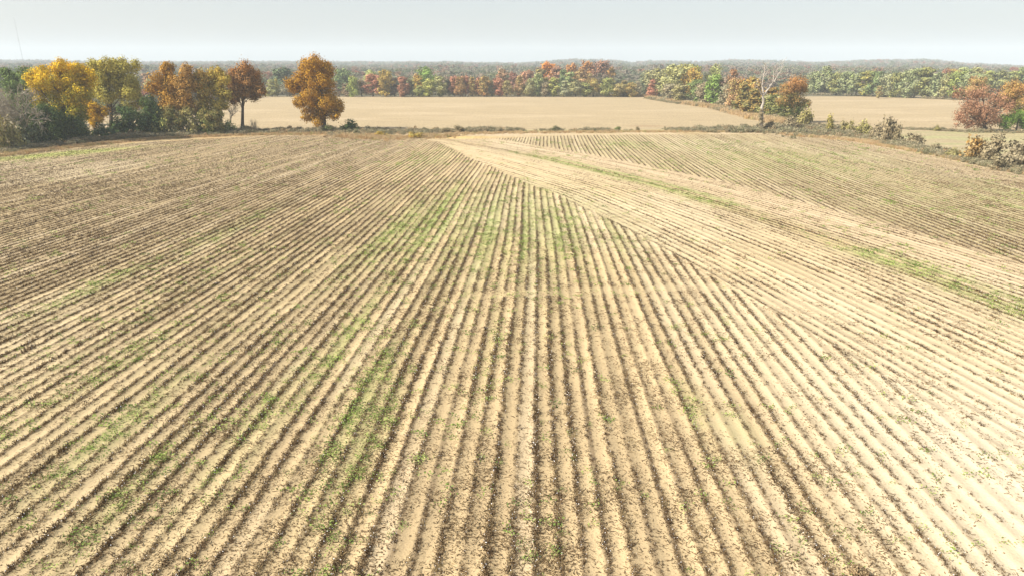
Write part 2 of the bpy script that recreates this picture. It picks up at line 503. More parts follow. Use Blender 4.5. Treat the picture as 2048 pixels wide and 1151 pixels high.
def curve(a, b, rng, bend=.12, n=6, lift=.0):
    a, b = np.array(a, float), np.array(b, float)
    t = np.linspace(0, 1, n)[:, None]
    L = np.linalg.norm(b - a)
    m = rng.normal(size=3) * bend * L
    q = a + (b - a) * t + m * (t * (1 - t)) * 2 + np.array([0, 0, lift * L]) * (t * (1 - t)) * 2
    return q

def trunk_mesh(name, base, blobs, r0, rng, mat=BARK, nl=10, k=6, top=None, fork=.35):
    tb = Tubes()
    B = np.array([b[:4] for b in blobs])
    c = (B[:, :3] * B[:, 3:4]).sum(0) / B[:, 3].sum()
    zt = B[:, 2].max()
    topp = np.array([c[0] * .5 + B[B[:, 2].argmax(), 0] * .5, c[1], zt]) if top is None else np.array(top)
    main = curve(base, topp, rng, .04, 9)
    tt = np.linspace(0, 1, 9)
    rr = r0 * (1 - tt) ** .8 + .03
    rr[0] *= 1.5
    tb.add(main, rr, k + 2)
    idx = rng.permutation(len(B))[:nl]
    for i in idx:
        t0 = rng.uniform(fork, .75) * max(.4, min(1, (B[i, 2]) / (zt + 1e-6)))
        s0 = np.array([np.interp(t0, tt, main[:, q]) for q in range(3)])
        if s0[2] > B[i, 2] + 1: s0 = np.array([np.interp(max(.1, t0 * .5), tt, main[:, q]) for q in range(3)])
        q = curve(s0, B[i, :3], rng, .10, 6, .12)
        ra = max(.05, r0 * .42 * (1 - t0))
        tb.add(q, np.linspace(ra, .03, 6), k - 1)
        for _ in range(2):
            e = B[i, :3] + norm(rng.normal(size=3)) * B[i, 3] * .8
            tb.add(curve(q[3], e, rng, .1, 4), np.linspace(ra * .5, .02, 4), 4)
    return tb.mesh(name, mat)

def add_part(name, me, parent, **props):
    o = bpy.data.objects.new(name, me); link(o, parent)
    for k, v in props.items(): o[k] = v
    return o

def empty(name, loc, label=None, cat=None, group=None):
    o = bpy.data.objects.new(name, None); o.empty_display_size = .5
    o.location = loc; link(o); tag(o, label, cat, group)
    return o

# leaf colours (linear base colours)
COL = dict(
    gold=(.62, .34, .035), yellow=(.72, .46, .025), orange=(.46, .215, .04), amber=(.38, .215, .05), rust=(.34, .14, .055),
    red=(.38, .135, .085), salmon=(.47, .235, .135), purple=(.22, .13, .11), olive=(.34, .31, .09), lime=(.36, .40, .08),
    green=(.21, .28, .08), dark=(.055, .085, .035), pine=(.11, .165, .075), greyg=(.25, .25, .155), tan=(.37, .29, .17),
    greyb=(.27, .225, .14), brown=(.26, .165, .085), vivid=(.17, .32, .035), ivy=(.10, .145, .045), sage=(.39, .41, .19),
    yolive=(.42, .35, .065), pinkb=(.36, .20, .12), bright_orange=(.75, .25, .02), bramble=(.29, .23, .13), bramg=(.22, .185, .105))

# ------------------------------------------------------------------ the near trees, shaped one by one
def near_tree(name, label, base_px, blobs_px, a, b, seed, r0=.45, nleaf=9000, ls=.42, depth=None, grad=0., nl=12, group=None, fill=.35, spread=.27, thick=.9, mbias=0., sub=10):
    rng = np.random.default_rng(seed)
    bx, by = ground_pt(*base_px)
    D = depth if depth else by
    if depth: bx = plane_pt(base_px[0], base_px[1], D)[0]
    s = mpp(D)
    bl = []; spread = spread * .86; sub = int(sub * 1.5)
    xc = np.mean([q[0] for q in blobs_px]); hw = max(abs(q[0] - xc) + q[2] for q in blobs_px) * s
    for (x, y, r) in blobs_px:
        r = r * 1.20
        X, _, Z = plane_pt(x, y, D)
        room = math.sqrt(max(0, 1 - min(1, abs(x - xc) * s / hw) ** 2)) * hw * thick
        bl.append((X - bx, 0, Z, r * s))
        for _ in range(2):
            yy = rng.uniform(-1, 1) * max(0.2, room - r * s * .6)
            bl.append((X - bx + rng.normal() * r * s * .35, yy, Z + rng.normal() * r * s * .3, r * s * rng.uniform(.75, 1.0)))
    zs = [q[2] for q in bl]
    e = empty(name, (bx, D, 0), label, 'tree', group)
    add_part('trunk', trunk_mesh('trunk', (0, 0, -.1), bl, r0, rng, nl=nl), e)
    add_part('crown', foliage('crown', bl, nleaf, ls, seed, grad=grad, zr=(min(zs), max(zs)), fill=fill, spread=spread, mbias=mbias, sub=sub), e,
             col_a=COL[a] if isinstance(a, str) else a, col_b=COL[b] if isinstance(b, str) else b)
    return e

near_tree('oak_tree', 'tall golden orange tree standing alone at the hedge, the tallest tree in view', (648, 262),
          [(632, 130, 16), (612, 138, 14), (650, 140, 16), (600, 163, 18), (630, 160, 20), (655, 165, 14), (589, 176, 10), (620, 188, 20), (648, 193, 17),
           (606, 206, 12), (633, 220, 19), (660, 214, 15), (678, 210, 9), (614, 232, 11), (668, 230, 11), (643, 240, 9), (683, 219, 6)],
          (.50, .285, .028), (.30, .15, .028), 11, .75, 30000, .42, grad=-.2, nl=22, sub=13, spread=.24)
near_tree('maple_tree', 'broad bright yellow tree with green lower leaves, widest at the left of the treeline', (140, 282),
          [(130, 133, 13), (110, 140, 12), (155, 138, 12), (90, 155, 14), (120, 160, 18), (150, 163, 18), (79, 180, 12), (105, 185, 17), (176, 153, 13),
           (140, 195, 17), (170, 190, 14), (85, 205, 9), (120, 215, 15), (98, 222, 12), (145, 228, 13), (165, 215, 12)], 'yellow', (.25, .27, .05), 12, .6, 30000, .40, grad=.75, nl=16, mbias=-.02, sub=13)
near_tree('olive_leaved_tree', 'round olive yellow tree with its dark forked trunk showing, right of the bright yellow tree', (222, 264),
          [(197, 137, 12), (225, 133, 14), (245, 143, 14), (206, 155, 16), (235, 158, 18), (262, 165, 13), (271, 188, 11), (213, 183, 12), (246, 186, 15),
           (267, 212, 8), (281, 205, 7), (194, 180, 11)], 'yolive', 'olive', 13, .6, 26000, .42, grad=.5, nl=18, sub=12)
near_tree('yellow_sapling', 'low yellow orange tree tucked below the olive yellow tree', (190, 274),
          [(180, 215, 11), (196, 223, 11), (188, 238, 11), (200, 240, 7), (172, 205, 8)], 'yellow', 'amber', 14, .2, 6000, .34, nl=8)
near_tree('evergreen_tree', 'dark green tree standing behind the bare grey tree at far left', (45, 262),
          [(45, 150, 15), (20, 155, 12), (65, 150, 13), (35, 175, 17), (60, 175, 14), (84, 141, 8), (8, 146, 9), (30, 200, 15), (60, 205, 14)], 'green', 'dark', 15, .5, 14000, .45, depth=235, nl=10)
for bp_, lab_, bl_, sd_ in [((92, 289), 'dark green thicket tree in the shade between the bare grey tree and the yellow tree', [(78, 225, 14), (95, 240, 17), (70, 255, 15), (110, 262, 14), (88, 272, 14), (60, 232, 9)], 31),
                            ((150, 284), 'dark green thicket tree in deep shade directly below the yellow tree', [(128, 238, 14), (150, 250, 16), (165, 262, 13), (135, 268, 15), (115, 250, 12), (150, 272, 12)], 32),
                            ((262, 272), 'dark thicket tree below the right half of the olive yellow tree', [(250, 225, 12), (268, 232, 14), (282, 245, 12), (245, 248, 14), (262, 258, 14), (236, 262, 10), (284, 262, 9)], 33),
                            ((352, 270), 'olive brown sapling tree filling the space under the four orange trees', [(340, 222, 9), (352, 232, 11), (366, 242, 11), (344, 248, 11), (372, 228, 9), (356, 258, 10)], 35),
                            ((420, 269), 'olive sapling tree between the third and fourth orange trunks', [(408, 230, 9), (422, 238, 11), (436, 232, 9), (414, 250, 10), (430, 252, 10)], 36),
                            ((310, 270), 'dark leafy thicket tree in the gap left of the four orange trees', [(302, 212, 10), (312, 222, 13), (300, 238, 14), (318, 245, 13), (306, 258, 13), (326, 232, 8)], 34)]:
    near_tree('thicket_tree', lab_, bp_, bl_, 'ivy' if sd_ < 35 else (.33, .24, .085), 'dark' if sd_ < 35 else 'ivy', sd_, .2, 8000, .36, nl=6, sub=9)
near_tree('orange_leaved_tree', 'orange brown narrow tree, leftmost of the four close orange trees', (345, 268),
          [(334, 139, 11), (322, 158, 13), (340, 163, 14), (314, 180, 11), (335, 193, 14), (325, 210, 9), (350, 203, 11), (340, 228, 9)], (.50, .275, .04), 'amber', 16, .4, 13000, .40, nl=12, grad=.3)
near_tree('orange_leaved_tree', 'pale orange narrow tree, second from left of the four close orange trees', (375, 268),
          [(372, 140, 10), (362, 158, 13), (379, 165, 13), (370, 185, 15), (365, 210, 13), (386, 214, 11), (375, 235, 9)], (.47, .28, .085), 'amber', 17, .4, 12000, .40, nl=12)
near_tree('orange_leaved_tree', 'amber and olive narrow tree, third of the four close orange trees', (403, 267),
          [(402, 149, 10), (394, 168, 14), (411, 178, 14), (405, 203, 14), (395, 225, 10), (415, 222, 9)], 'amber', 'olive', 18, .35, 10000, .40, nl=10, grad=.3)
near_tree('orange_leaved_tree', 'yellow olive narrow tree, rightmost of the four close orange trees', (442, 266),
          [(436, 146, 10), (430, 165, 13), (448, 160, 11), (440, 183, 14), (446, 208, 11), (430, 210, 11), (452, 190, 10)], (.52, .36, .06), 'olive', 19, .35, 10500, .40, nl=10, grad=.4)
near_tree('open_crowned_tree', 'rusty red tree with open crown and long dark trunk, left of the bare field gap', (485, 263),
          [(488, 141, 13), (470, 146, 10), (506, 149, 11), (490, 162, 17), (512, 170, 12), (466, 170, 11), (522, 184, 8), (476, 188, 12), (505, 190, 11), (466, 198, 8)], (.38, .175, .055), (.22, .16, .075), 20, .50, 17000, .40, nl=14, spread=.34, grad=.4)
near_tree('pink_leaved_tree', 'pinkish brown tree with pale bare stems showing, beside the right edge', (1970, 263),
          [(1965, 184, 13), (1945, 194, 13), (1986, 192, 13), (1930, 213, 12), (1958, 210, 12), (1990, 214, 13), (1924, 235, 11), (1985, 236, 12), (2003, 205, 10), (1940, 245, 8), (1960, 234, 14), (1945, 222, 13), (1976, 250, 10), (1935, 250, 8), (1972, 225, 14)],
          'pinkb', (.30, .16, .09), 21, .5, 13000, .36, nl=14, sub=12)
near_tree('orange_leaved_tree', 'orange and olive tree cut by the right edge behind the pinkish tree', (2040, 258),
          [(2030, 180, 14), (2050, 182, 16), (2012, 193, 12), (2040, 203, 16), (2062, 200, 14), (2022, 213, 11), (2045, 225, 14)], (.44, .24, .085), 'olive', 22, .5, 12000, .38, nl=10, grad=.8)
near_tree('leafy_green_tree', 'low vivid green tree at the right edge under the orange one', (2032, 264),
          [(2020, 240, 10), (2040, 234, 13), (2056, 243, 12), (2010, 250, 8)], 'vivid', 'green', 23, .25, 7000, .34, nl=6)
near_tree('rosy_tree', 'small rosy tree peeping above the pinkish tree at right', (1950, 230),
          [(1950, 162, 9), (1962, 168, 9), (1945, 178, 12), (1960, 185, 12)], 'salmon', 'olive', 24, .3, 4500, .42, nl=6)
near_tree('ivy_clad_tree', 'orange topped tree hung with dark ivy, right end of the slanting wood', (1600, 245),
          [(1585, 166, 13), (1571, 180, 12), (1602, 176, 11), (1590, 196, 14), (1565, 205, 11), (1606, 206, 9), (1590, 222, 10), (1603, 230, 8)], (.40, .205, .075), 'ivy', 25, .45, 12000, .36, nl=12, grad=1.1)

# ------------------------------------------------------------------ prototypes for the farther trees
def auto_blobs(rng, W, H, cb, m=12, shape='round'):
    bl = []
    for i in range(m):
        t = (i + rng.random()) / m
        z = cb + (1 - cb) * t
        q = (t - .45) / .58
        prof = math.sqrt(max(.05, 1 - q * q)) if shape == 'round' else (1.05 - t * .85)
        if shape == 'column': prof = .8 * math.sqrt(max(.1, 1 - (2 * t - 1) ** 4))
        th = i * 2.4 + rng.random()
        rr = W * .5 * prof * rng.uniform(.25, .62)
        r = W * .5 * rng.uniform(.34, .5) * (.55 + .45 * prof)
        z = min(z, 1 - r / H * .75)
        bl.append((math.cos(th) * rr, math.sin(th) * rr, z * H, r))
    return bl

PROTO = []
for k, (W, H, cb, shp, m) in enumerate([(9, 12, .12, 'round', 14), (8, 12, .18, 'round', 12), (10, 12, .10, 'round', 16), (7, 12, .10, 'column', 12),
                                        (9, 12, .10, 'cone', 14), (9.5, 12, .25, 'round', 12), (8.5, 12, .05, 'round', 15), (7.5, 12, .15, 'cone', 12)]):
    rng = np.random.default_rng(100 + k)
    bl = auto_blobs(rng, W, H, cb, m, shp)
    PROTO.append((foliage('crown', bl, 2600, .62, 200 + k, spread=.30, sub=8), trunk_mesh('trunk', (0, 0, -.2), bl, .24, rng, nl=6, k=5), W, H))

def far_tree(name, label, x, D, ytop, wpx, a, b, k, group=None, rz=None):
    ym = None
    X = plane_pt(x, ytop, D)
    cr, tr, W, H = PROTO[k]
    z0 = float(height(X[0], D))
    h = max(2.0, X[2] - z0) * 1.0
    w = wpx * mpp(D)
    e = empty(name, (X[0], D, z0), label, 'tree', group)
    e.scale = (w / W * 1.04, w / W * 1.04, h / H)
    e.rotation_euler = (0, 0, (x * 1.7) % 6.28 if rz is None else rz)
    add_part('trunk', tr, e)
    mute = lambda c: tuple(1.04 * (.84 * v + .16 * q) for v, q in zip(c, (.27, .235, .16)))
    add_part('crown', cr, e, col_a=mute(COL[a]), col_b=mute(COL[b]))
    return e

CN = dict(gold='golden', yellow='yellow', orange='orange', amber='amber', rust='rusty', red='reddish', salmon='salmon pink', purple='purplish brown', olive='olive',
          lime='lime green', green='mid green', dark='very dark green', pine='dark green', greyg='grey-green', tan='tan', greyb='grey-brown', brown='brown',
          vivid='vivid green', sage='pale sage', yolive='yellowish olive', pinkb='dusty pink', bright_orange='flaming orange', ivy='ivy green')
seen_labels = {}
def row_of_trees(lst, where, names='broadleaf_tree', group=None, wmul=1.0):
    """lst: (x, base_y or distance, top_y, width, colour a, colour b)"""
    lst = sorted([(t[0], t[1], t[2], t[3] * wmul, t[4], t[5]) for t in lst], key=lambda t: t[0])
    for i, (x, yb, yt, w, a, b) in enumerate(lst):
        D = yb if yb > 400 else ground_pt(x, yb)[1]
        left = CN[lst[i - 1][4]] if i else None
        right = CN[lst[i + 1][4]] if i < len(lst) - 1 else None
        size = 'tall' if yt < 142 else ('small' if yt > 160 else 'medium')
        lab = f'{size} {CN[a]} tree {where}, '
        if left is None: lab += f'leftmost, by a {right} one'
        elif right is None: lab += f'rightmost, by a {left} one'
        else: lab += f'between {left} and {right} ones'
        far_tree(names, lab, x, D, yt, w, a, b, (i * 5 + int(x)) % 8, group)

# far tree line beyond the stubble field
CENTRE = [(300, 478, 158, 26, 'greyg', 'olive'), (292, 500, 147, 34, 'salmon', 'greyb'), (541, 474, 160, 26, 'sage', 'olive'), (552, 478, 158, 14, 'yolive', 'olive'), (565, 530, 136, 46, 'pine', 'dark'),
          (572, 474, 166, 24, 'greyb', 'greyg'), (585, 476, 160, 26, 'brown', 'greyb'), (668, 476, 165, 26, 'greyg', 'pinkb'), (682, 540, 139, 46, 'green', 'pine'),
          (690, 474, 168, 26, 'brown', 'greyb'), (704, 472, 154, 27, 'green', 'lime'), (722, 476, 160, 26, 'tan', 'greyb'), (738, 520, 141, 28, 'sage', 'lime'),
          (744, 474, 149, 36, 'salmon', 'red'), (768, 472, 141, 32, 'yolive', 'amber'), (788, 478, 156, 30, 'purple', 'greyb'), (806, 472, 154, 30, 'red', 'salmon'),
          (803, 468, 170, 20, 'red', 'brown'), (823, 476, 158, 26, 'olive', 'greyg'), (836, 474, 150, 28, 'yolive', 'orange'), (852, 500, 136, 44, 'green', 'vivid'),
          (838, 470, 172, 22, 'green', 'olive'), (856, 470, 158, 28, 'lime', 'olive'), (880, 472, 153, 32, 'sage', 'olive'), (897, 478, 158, 26, 'purple', 'pine'),
          (908, 474, 153, 22, 'red', 'salmon'), (920, 472, 155, 28, 'amber', 'brown'), (930, 476, 152, 24, 'red', 'pinkb'), (944, 474, 155, 24, 'rust', 'olive'),
          (957, 476, 156, 22, 'salmon', 'red'), (968, 472, 153, 30, 'rust', 'olive'), (984, 476, 162, 24, 'greyb', 'greyg'), (998, 474, 156, 28, 'red', 'salmon'),
          (1006, 520, 139, 34, 'salmon', 'tan'), (1014, 472, 162, 24, 'brown', 'olive'), (1028, 500, 146, 28, 'purple', 'red'), (1040, 476, 152, 30, 'olive', 'salmon'),
          (1056, 510, 142, 32, 'salmon', 'pinkb'), (1060, 472, 160, 26, 'olive', 'greyg'), (1075, 474, 148, 24, 'green', 'sage'), (1083, 520, 138, 34, 'brown', 'olive'),
          (1092, 472, 165, 26, 'brown', 'greyg'), (1095, 560, 126, 38, 'bright_orange', 'orange'), (1111, 540, 134, 34, 'pinkb', 'salmon'), (1108, 472, 156, 28, 'lime', 'olive'),
          (1126, 500, 141, 28, 'pine', 'green'), (1129, 472, 162, 32, 'sage', 'greyg'), (1145, 590, 128, 30, 'orange', 'rust'), (1140, 490, 145, 40, 'green', 'sage'),
          (1152, 470, 163, 34, 'greyg', 'olive'), (1163, 500, 140, 40, 'salmon', 'olive'), (1174, 600, 124, 44, 'rust', 'orange'), (1172, 470, 166, 30, 'olive', 'green'),
          (1188, 474, 158, 34, 'amber', 'olive'), (1205, 590, 123, 46, 'rust', 'purple'), (1200, 520, 148, 40, 'purple', 'dark'), (1222, 560, 136, 26, 'orange', 'dark'),
          (1216, 470, 157, 32, 'green', 'olive'), (1236, 468, 168, 26, 'yolive', 'tan'), (1248, 474, 162, 26, 'olive', 'brown'), (1262, 468, 166, 26, 'amber', 'olive'),
          (1275, 474, 163, 24, 'greyg', 'tan')]
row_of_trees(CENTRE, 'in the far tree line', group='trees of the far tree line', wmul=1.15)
# the wood that slants towards the camera
SLANT = [(1292, 192, 146, 36, 'pine', 'greyg'), (1306, 195, 160, 26, 'salmon', 'red'), (1316, 193, 138, 44, 'greyg', 'olive'), (1345, 200, 132, 52, 'olive', 'sage'),
         (1372, 198, 130, 50, 'sage', 'yolive'), (1386, 201, 138, 36, 'yolive', 'orange'), (1392, 196, 132, 26, 'lime', 'olive'), (1338, 203, 168, 30, 'greyg', 'tan'), (1360, 206, 170, 36, 'greyb', 'olive'), (1395, 207, 160, 34, 'green', 'ivy'),
         (1412, 211, 166, 30, 'greyb', 'tan'), (1432, 213, 150, 44, 'vivid', 'green'), (1430, 196, 131, 30, 'lime', 'greyg'), (1448, 213, 158, 30, 'purple', 'greyb'), (1468, 203, 140, 32, 'rust', 'brown'),
         (1458, 217, 168, 32, 'tan', 'greyg'), (1474, 221, 158, 36, 'salmon', 'olive'), (1490, 226, 166, 36, 'amber', 'ivy'), (1508, 222, 156, 46, 'orange', 'olive'), (1512, 232, 178, 44, 'ivy', 'amber'),
         (1543, 228, 176, 40, 'orange', 'ivy'), (1545, 234, 190, 44, 'olive', 'ivy'), (1572, 238, 190, 46, 'ivy', 'olive')]
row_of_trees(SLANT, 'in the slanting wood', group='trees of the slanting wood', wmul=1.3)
# green tree row behind the right-hand stubble field
RIGHTROW = []
pal = ['sage', 'green', 'olive', 'sage', 'green', 'yolive', 'green', 'sage', 'olive', 'sage', 'green', 'olive', 'sage', 'olive', 'lime', 'sage', 'green']
for i, (x, yt) in enumerate([(1634, 144), (1655, 133), (1678, 146), (1697, 144), (1717, 147), (1738, 143), (1758, 144), (1778, 149), (1797, 147), (1816, 142), (1836, 138), (1858, 136),
                             (1880, 146), (1897, 152), (1918, 144), (1940, 148), (1962, 150)]):
    RIGHTROW.append((x, 189.5 + (x - 1630) * .034, yt, 38 + (i * 7) % 9, pal[i], ['pine', 'greyg', 'ivy'][i % 3]))
RIGHTROW += [(1894, 193, 138, 20, 'rust', 'purple'), (1910, 192, 139, 34, 'amber', 'olive'), (1826, 191, 141, 22, 'amber', 'olive'), (1760, 197, 172, 16, 'brown', 'olive'),
             (1932, 191, 136, 38, 'sage', 'green'), (1955, 191, 136, 40, 'sage', 'olive'), (1980, 190, 143, 42, 'yolive', 'green'), (2005, 190, 143, 42, 'olive', 'pine'),
             (2030, 189, 143, 42, 'olive', 'green'), (2050, 189, 135, 40, 'pine', 'green')]
row_of_trees(RIGHTROW, 'in the right-hand row', group='trees of the green row behind the right field', wmul=1.1)
# trees behind the left-hand group
for x, D, yt, w, a, b, lab in [(15, 330, 142, 40, 'pine', 'green', 'dark green tree far behind the left treeline'), (268, 420, 152, 40, 'greyg', 'olive', 'grey-green tree seen between olive yellow tree and orange trees'),
                               (518, 500, 150, 30, 'greyg', 'sage', 'grey-green tree far behind the rusty open tree')]:
    far_tree('broadleaf_tree', lab, x, D, yt, w, a, b, int(x) % 8)

# ------------------------------------------------------------------ bare trees and shrubs
def branchy(tb, p, d, L, r, depth, rng, spread=.55, k=4):
    e = p + d * L
    q = curve(p, e, rng, .08, 4)
    tb.add(q, np.linspace(r, r * .6, 4), k)
    if depth == 0: return
    for _ in range(int(rng.integers(3, 5))):
        dd = norm(d + rng.normal(size=3) * spread + np.array([0, 0, .12]))
        t = rng.uniform(.45, 1.0)
        branchy(tb, p + (e - p) * t, dd, L * rng.uniform(.6, .85), r * .64, depth - 1, rng, spread, 3 if depth < 3 else 4)
def bare_tree(name, label, base_px, ytop, r, seed, cat='tree', stems=1, mat=TWIG, depth=4, spread=.5):
    bx, by = ground_pt(*base_px)
    h = plane_pt(base_px[0], ytop, by)[2]
    rng = np.random.default_rng(seed)
    e = empty(name, (bx, by, 0), label, cat)
    tb = Tubes()
    for s_ in range(stems):
        d = norm(np.array([rng.normal() * .28, rng.normal() * .25, 1.0])) if stems > 1 else np.array([0.05, 0, 1.0])
        branchy(tb, np.array([rng.normal() * .3 * (stems > 1), rng.normal() * .3 * (stems > 1), -.1]), d, h * .40, r, depth, rng, spread)
    add_part('branches' if stems > 1 else 'trunk', tb.mesh('branches', mat), e)
    return e
bare_tree('bare_tree', 'leafless grey tree with spreading pale limbs near the left edge', (56, 294), 176, .36, 5, depth=5, spread=.62)
bare_tree('bare_tree', 'leafless twiggy tree standing right at the left edge of the view', (12, 296), 190, .22, 6, depth=5, spread=.5)
bare_tree('bare_tree', 'thin leafless tree between the orange trees and the rusty open tree', (462, 264), 200, .15, 7, depth=4, spread=.45)
bare_tree('bare_shrub', 'leafless twiggy bush left of the four close orange trees', (312, 267), 226, .07, 8, 'shrub', 5, depth=3)
bare_tree('bare_shrub', 'leafless straggly bush under the rusty open tree', (512, 263), 236, .06, 9, 'shrub', 5, depth=3)

SHP = []
for k in range(5):
    rng = np.random.default_rng(300 + k)
    bl = []
    for i in range(11):
        th = rng.random() * 6.28; rr = rng.uniform(0, 1.15); r = rng.uniform(.45, .8)
        bl.append((math.cos(th) * rr, math.sin(th) * rr, rng.uniform(.3, 2.0) * (1 - .25 * rr), r))
    tb = Tubes()
    for b in bl: tb.add(curve((b[0] * .2, b[1] * .2, -.05), b[:3], rng, .12, 4), np.linspace(.05, .015, 4), 4)
    SHP.append((foliage('leaves', bl, 1500, .24, 400 + k, spread=.34, sub=8, fill=.6), tb.mesh('stems', BARK)))
def shrub(label, x, yb, yt, w, a, b, k=0, group=None, name='shrub'):
    bx, by = ground_pt(x, yb)
    h = max(.6, plane_pt(x, yt, by)[2])
    s = w * mpp(by) / 2.9
    e = empty(name, (bx, by, 0), label, 'shrub', group)
    e.scale = (s, s, h / 2.25); e.rotation_euler = (0, 0, x * 2.3 % 6.28)
    le, st = SHP[k % 5]
    add_part('stems', st, e)
    add_part('leaves', le, e, col_a=COL[a], col_b=COL[b])
    return e
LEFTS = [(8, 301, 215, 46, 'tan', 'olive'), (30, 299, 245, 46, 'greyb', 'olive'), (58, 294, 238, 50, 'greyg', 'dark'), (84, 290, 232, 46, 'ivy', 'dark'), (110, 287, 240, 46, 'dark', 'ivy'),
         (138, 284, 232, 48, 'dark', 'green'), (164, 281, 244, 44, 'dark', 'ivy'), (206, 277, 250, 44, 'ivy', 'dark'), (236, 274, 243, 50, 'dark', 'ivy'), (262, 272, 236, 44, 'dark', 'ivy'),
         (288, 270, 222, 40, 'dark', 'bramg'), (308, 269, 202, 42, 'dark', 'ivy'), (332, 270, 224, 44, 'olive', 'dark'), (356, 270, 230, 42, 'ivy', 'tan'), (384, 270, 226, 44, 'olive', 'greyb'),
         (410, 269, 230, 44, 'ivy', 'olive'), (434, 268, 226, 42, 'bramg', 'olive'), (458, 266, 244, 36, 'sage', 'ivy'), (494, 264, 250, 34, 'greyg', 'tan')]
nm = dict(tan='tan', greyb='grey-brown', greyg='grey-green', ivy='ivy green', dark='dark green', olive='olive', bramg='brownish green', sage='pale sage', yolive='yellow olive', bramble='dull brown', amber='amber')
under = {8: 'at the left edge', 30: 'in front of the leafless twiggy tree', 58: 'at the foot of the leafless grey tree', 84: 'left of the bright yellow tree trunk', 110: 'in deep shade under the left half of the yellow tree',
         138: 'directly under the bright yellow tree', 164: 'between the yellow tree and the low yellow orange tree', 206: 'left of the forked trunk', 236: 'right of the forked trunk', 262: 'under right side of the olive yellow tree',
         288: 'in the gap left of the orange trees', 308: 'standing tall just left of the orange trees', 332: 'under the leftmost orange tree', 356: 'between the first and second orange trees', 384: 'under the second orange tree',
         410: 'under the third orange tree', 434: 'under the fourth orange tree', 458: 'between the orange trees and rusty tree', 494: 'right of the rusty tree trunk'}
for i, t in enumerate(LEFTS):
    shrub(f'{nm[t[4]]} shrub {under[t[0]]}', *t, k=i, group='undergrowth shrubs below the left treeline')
shrub('dark ivy mound just right of the lone golden tree', 703, 263, 242, 40, 'ivy', 'dark', 2)
shrub('low dark shrub at the foot of the lone golden tree', 660, 264, 250, 34, 'ivy', 'bramg', 3)
RIGHTS = [(1536, 262, 244, 30, 'bramble', 'bramg', 'right of the dead tree trunk'), (1578, 258, 236, 40, 'bramble', 'greyb', 'below the slanting wood'), (1606, 254, 218, 42, 'olive', 'bramble', 'at the foot of the ivy hung tree'),
          (1656, 263, 233, 24, 'yolive', 'bramg', 'standing alone right of the ivy hung tree'), (1697, 266, 240, 28, 'olive', 'bramble', 'second right of the ivy hung tree'),
          (1728, 273, 246, 38, 'olive', 'bramg', 'left of the tallest grey shrub'), (1752, 279, 250, 32, 'bramble', 'greyb', 'pressed against left side of tallest grey shrub'), (1772, 286, 232, 46, 'greyb', 'bramble', 'tallest of the right hedge'),
          (1792, 288, 262, 24, 'bramg', 'bramble', 'right of the tallest grey shrub'), (1822, 293, 267, 52, 'greyb', 'bramble', 'in middle of the right hedge'), (1866, 307, 289, 30, 'bramg', 'greyb', 'low in the right hedge before the gap'),
          (1905, 315, 298, 30, 'greyb', 'olive', 'left of the amber tinged shrub'), (1944, 322, 270, 60, 'amber', 'bramble', 'with amber leaves near the right edge'), (1985, 328, 274, 68, 'greyb', 'bramble', 'large, right of the amber tinged one'),
          (2024, 336, 280, 74, 'greyb', 'greyb', 'large, at the right edge'), (1996, 340, 312, 44, 'bramg', 'greyb', 'low, in front of the large right shrubs'), (1873, 262, 252, 12, 'bramg', 'olive', 'small, on the field line left of the pinkish tree')]
for i, t in enumerate(RIGHTS):
    shrub(f'{nm[t[4]]} shrub {t[6]}', *t[:6], k=i + 1, group='shrubs of the right-hand hedge')
RS = [(888, 266, 256, 30, 'bramg', 'bramble', 'in the bramble hedge above the field track'), (760, 273, 264, 34, 'yolive', 'amber', 'low golden, left of the field track'), (830, 277, 263, 40, 'amber', 'olive', 'amber coloured, beside the field track'),
      (918, 264, 252, 34, 'bramble', 'bramg', 'highest in the middle hedge'), (1112, 263, 253, 24, 'bramg', 'dark', 'near the middle of the thin hedge'), (1235, 262, 253, 18, 'bramg', 'green', 'at right end of the middle hedge'), (1274, 262, 254, 14, 'bramble', 'bramg', 'tiny, alone in the hedge gap')]
for i, t in enumerate(RS):
    shrub(f'{nm[t[4]]} shrub {t[6]}', *t[:6], k=i + 3, group='low shrubs of the middle hedge')

w_ = shrub('dry tawny weed clump in the sand at the bottom of the field', 1712, 1148, 1100, 60, 'tan', 'brown', 3, name='weed_clump')
w_.scale = (.30, .30, .22)
# ------------------------------------------------------------------ dead tree
DB = ground_pt(1523, 263)
e = empty('dead_tree', (DB[0], DB[1], 0), 'bleached leafless dead tree with forked limbs at the hedge before the slanting wood', 'tree')
tb = Tubes()
def dp(x, y, off=0.0):
    p = plane_pt(x, y, DB[1]); return (p[0] - DB[0], off, p[2])
def limb(pts, r1, r2, off=0.0):
    n = len(pts)
    P = [dp(x, y, off * i / (n - 1)) for i, (x, y) in enumerate(pts)]
    P = np.array(P); tt = np.linspace(0, 1, n); T = np.linspace(0, 1, n * 3)
    Q = np.stack([np.interp(T, tt, P[:, c]) for c in range(3)], 1)
    rr_ = np.random.default_rng(int(pts[0][0] * 7 + pts[-1][1]))
    Q[1:-1] += rr_.normal(size=Q[1:-1].shape) * r1 * .25
    tb.add(Q, np.linspace(r1, r2, len(T)) * .9, 7)
limb([(1522, 264), (1523, 240), (1525, 212), (1527, 187)], .58, .36)
limb([(1527, 189), (1525, 170), (1528, 156), (1531, 142), (1532, 129)], .34, .06, 1.0)
limb([(1524, 172), (1519, 160), (1520, 150)], .16, .05, -1.0)
limb([(1527, 196), (1519, 181), (1512, 174), (1506, 176)], .26, .07, -1.5)
limb([(1512, 174), (1508, 170), (1503, 171)], .09, .03, -2)
limb([(1527, 191), (1538, 178), (1548, 164), (1551, 150), (1550, 137)], .36, .06, 1.5)
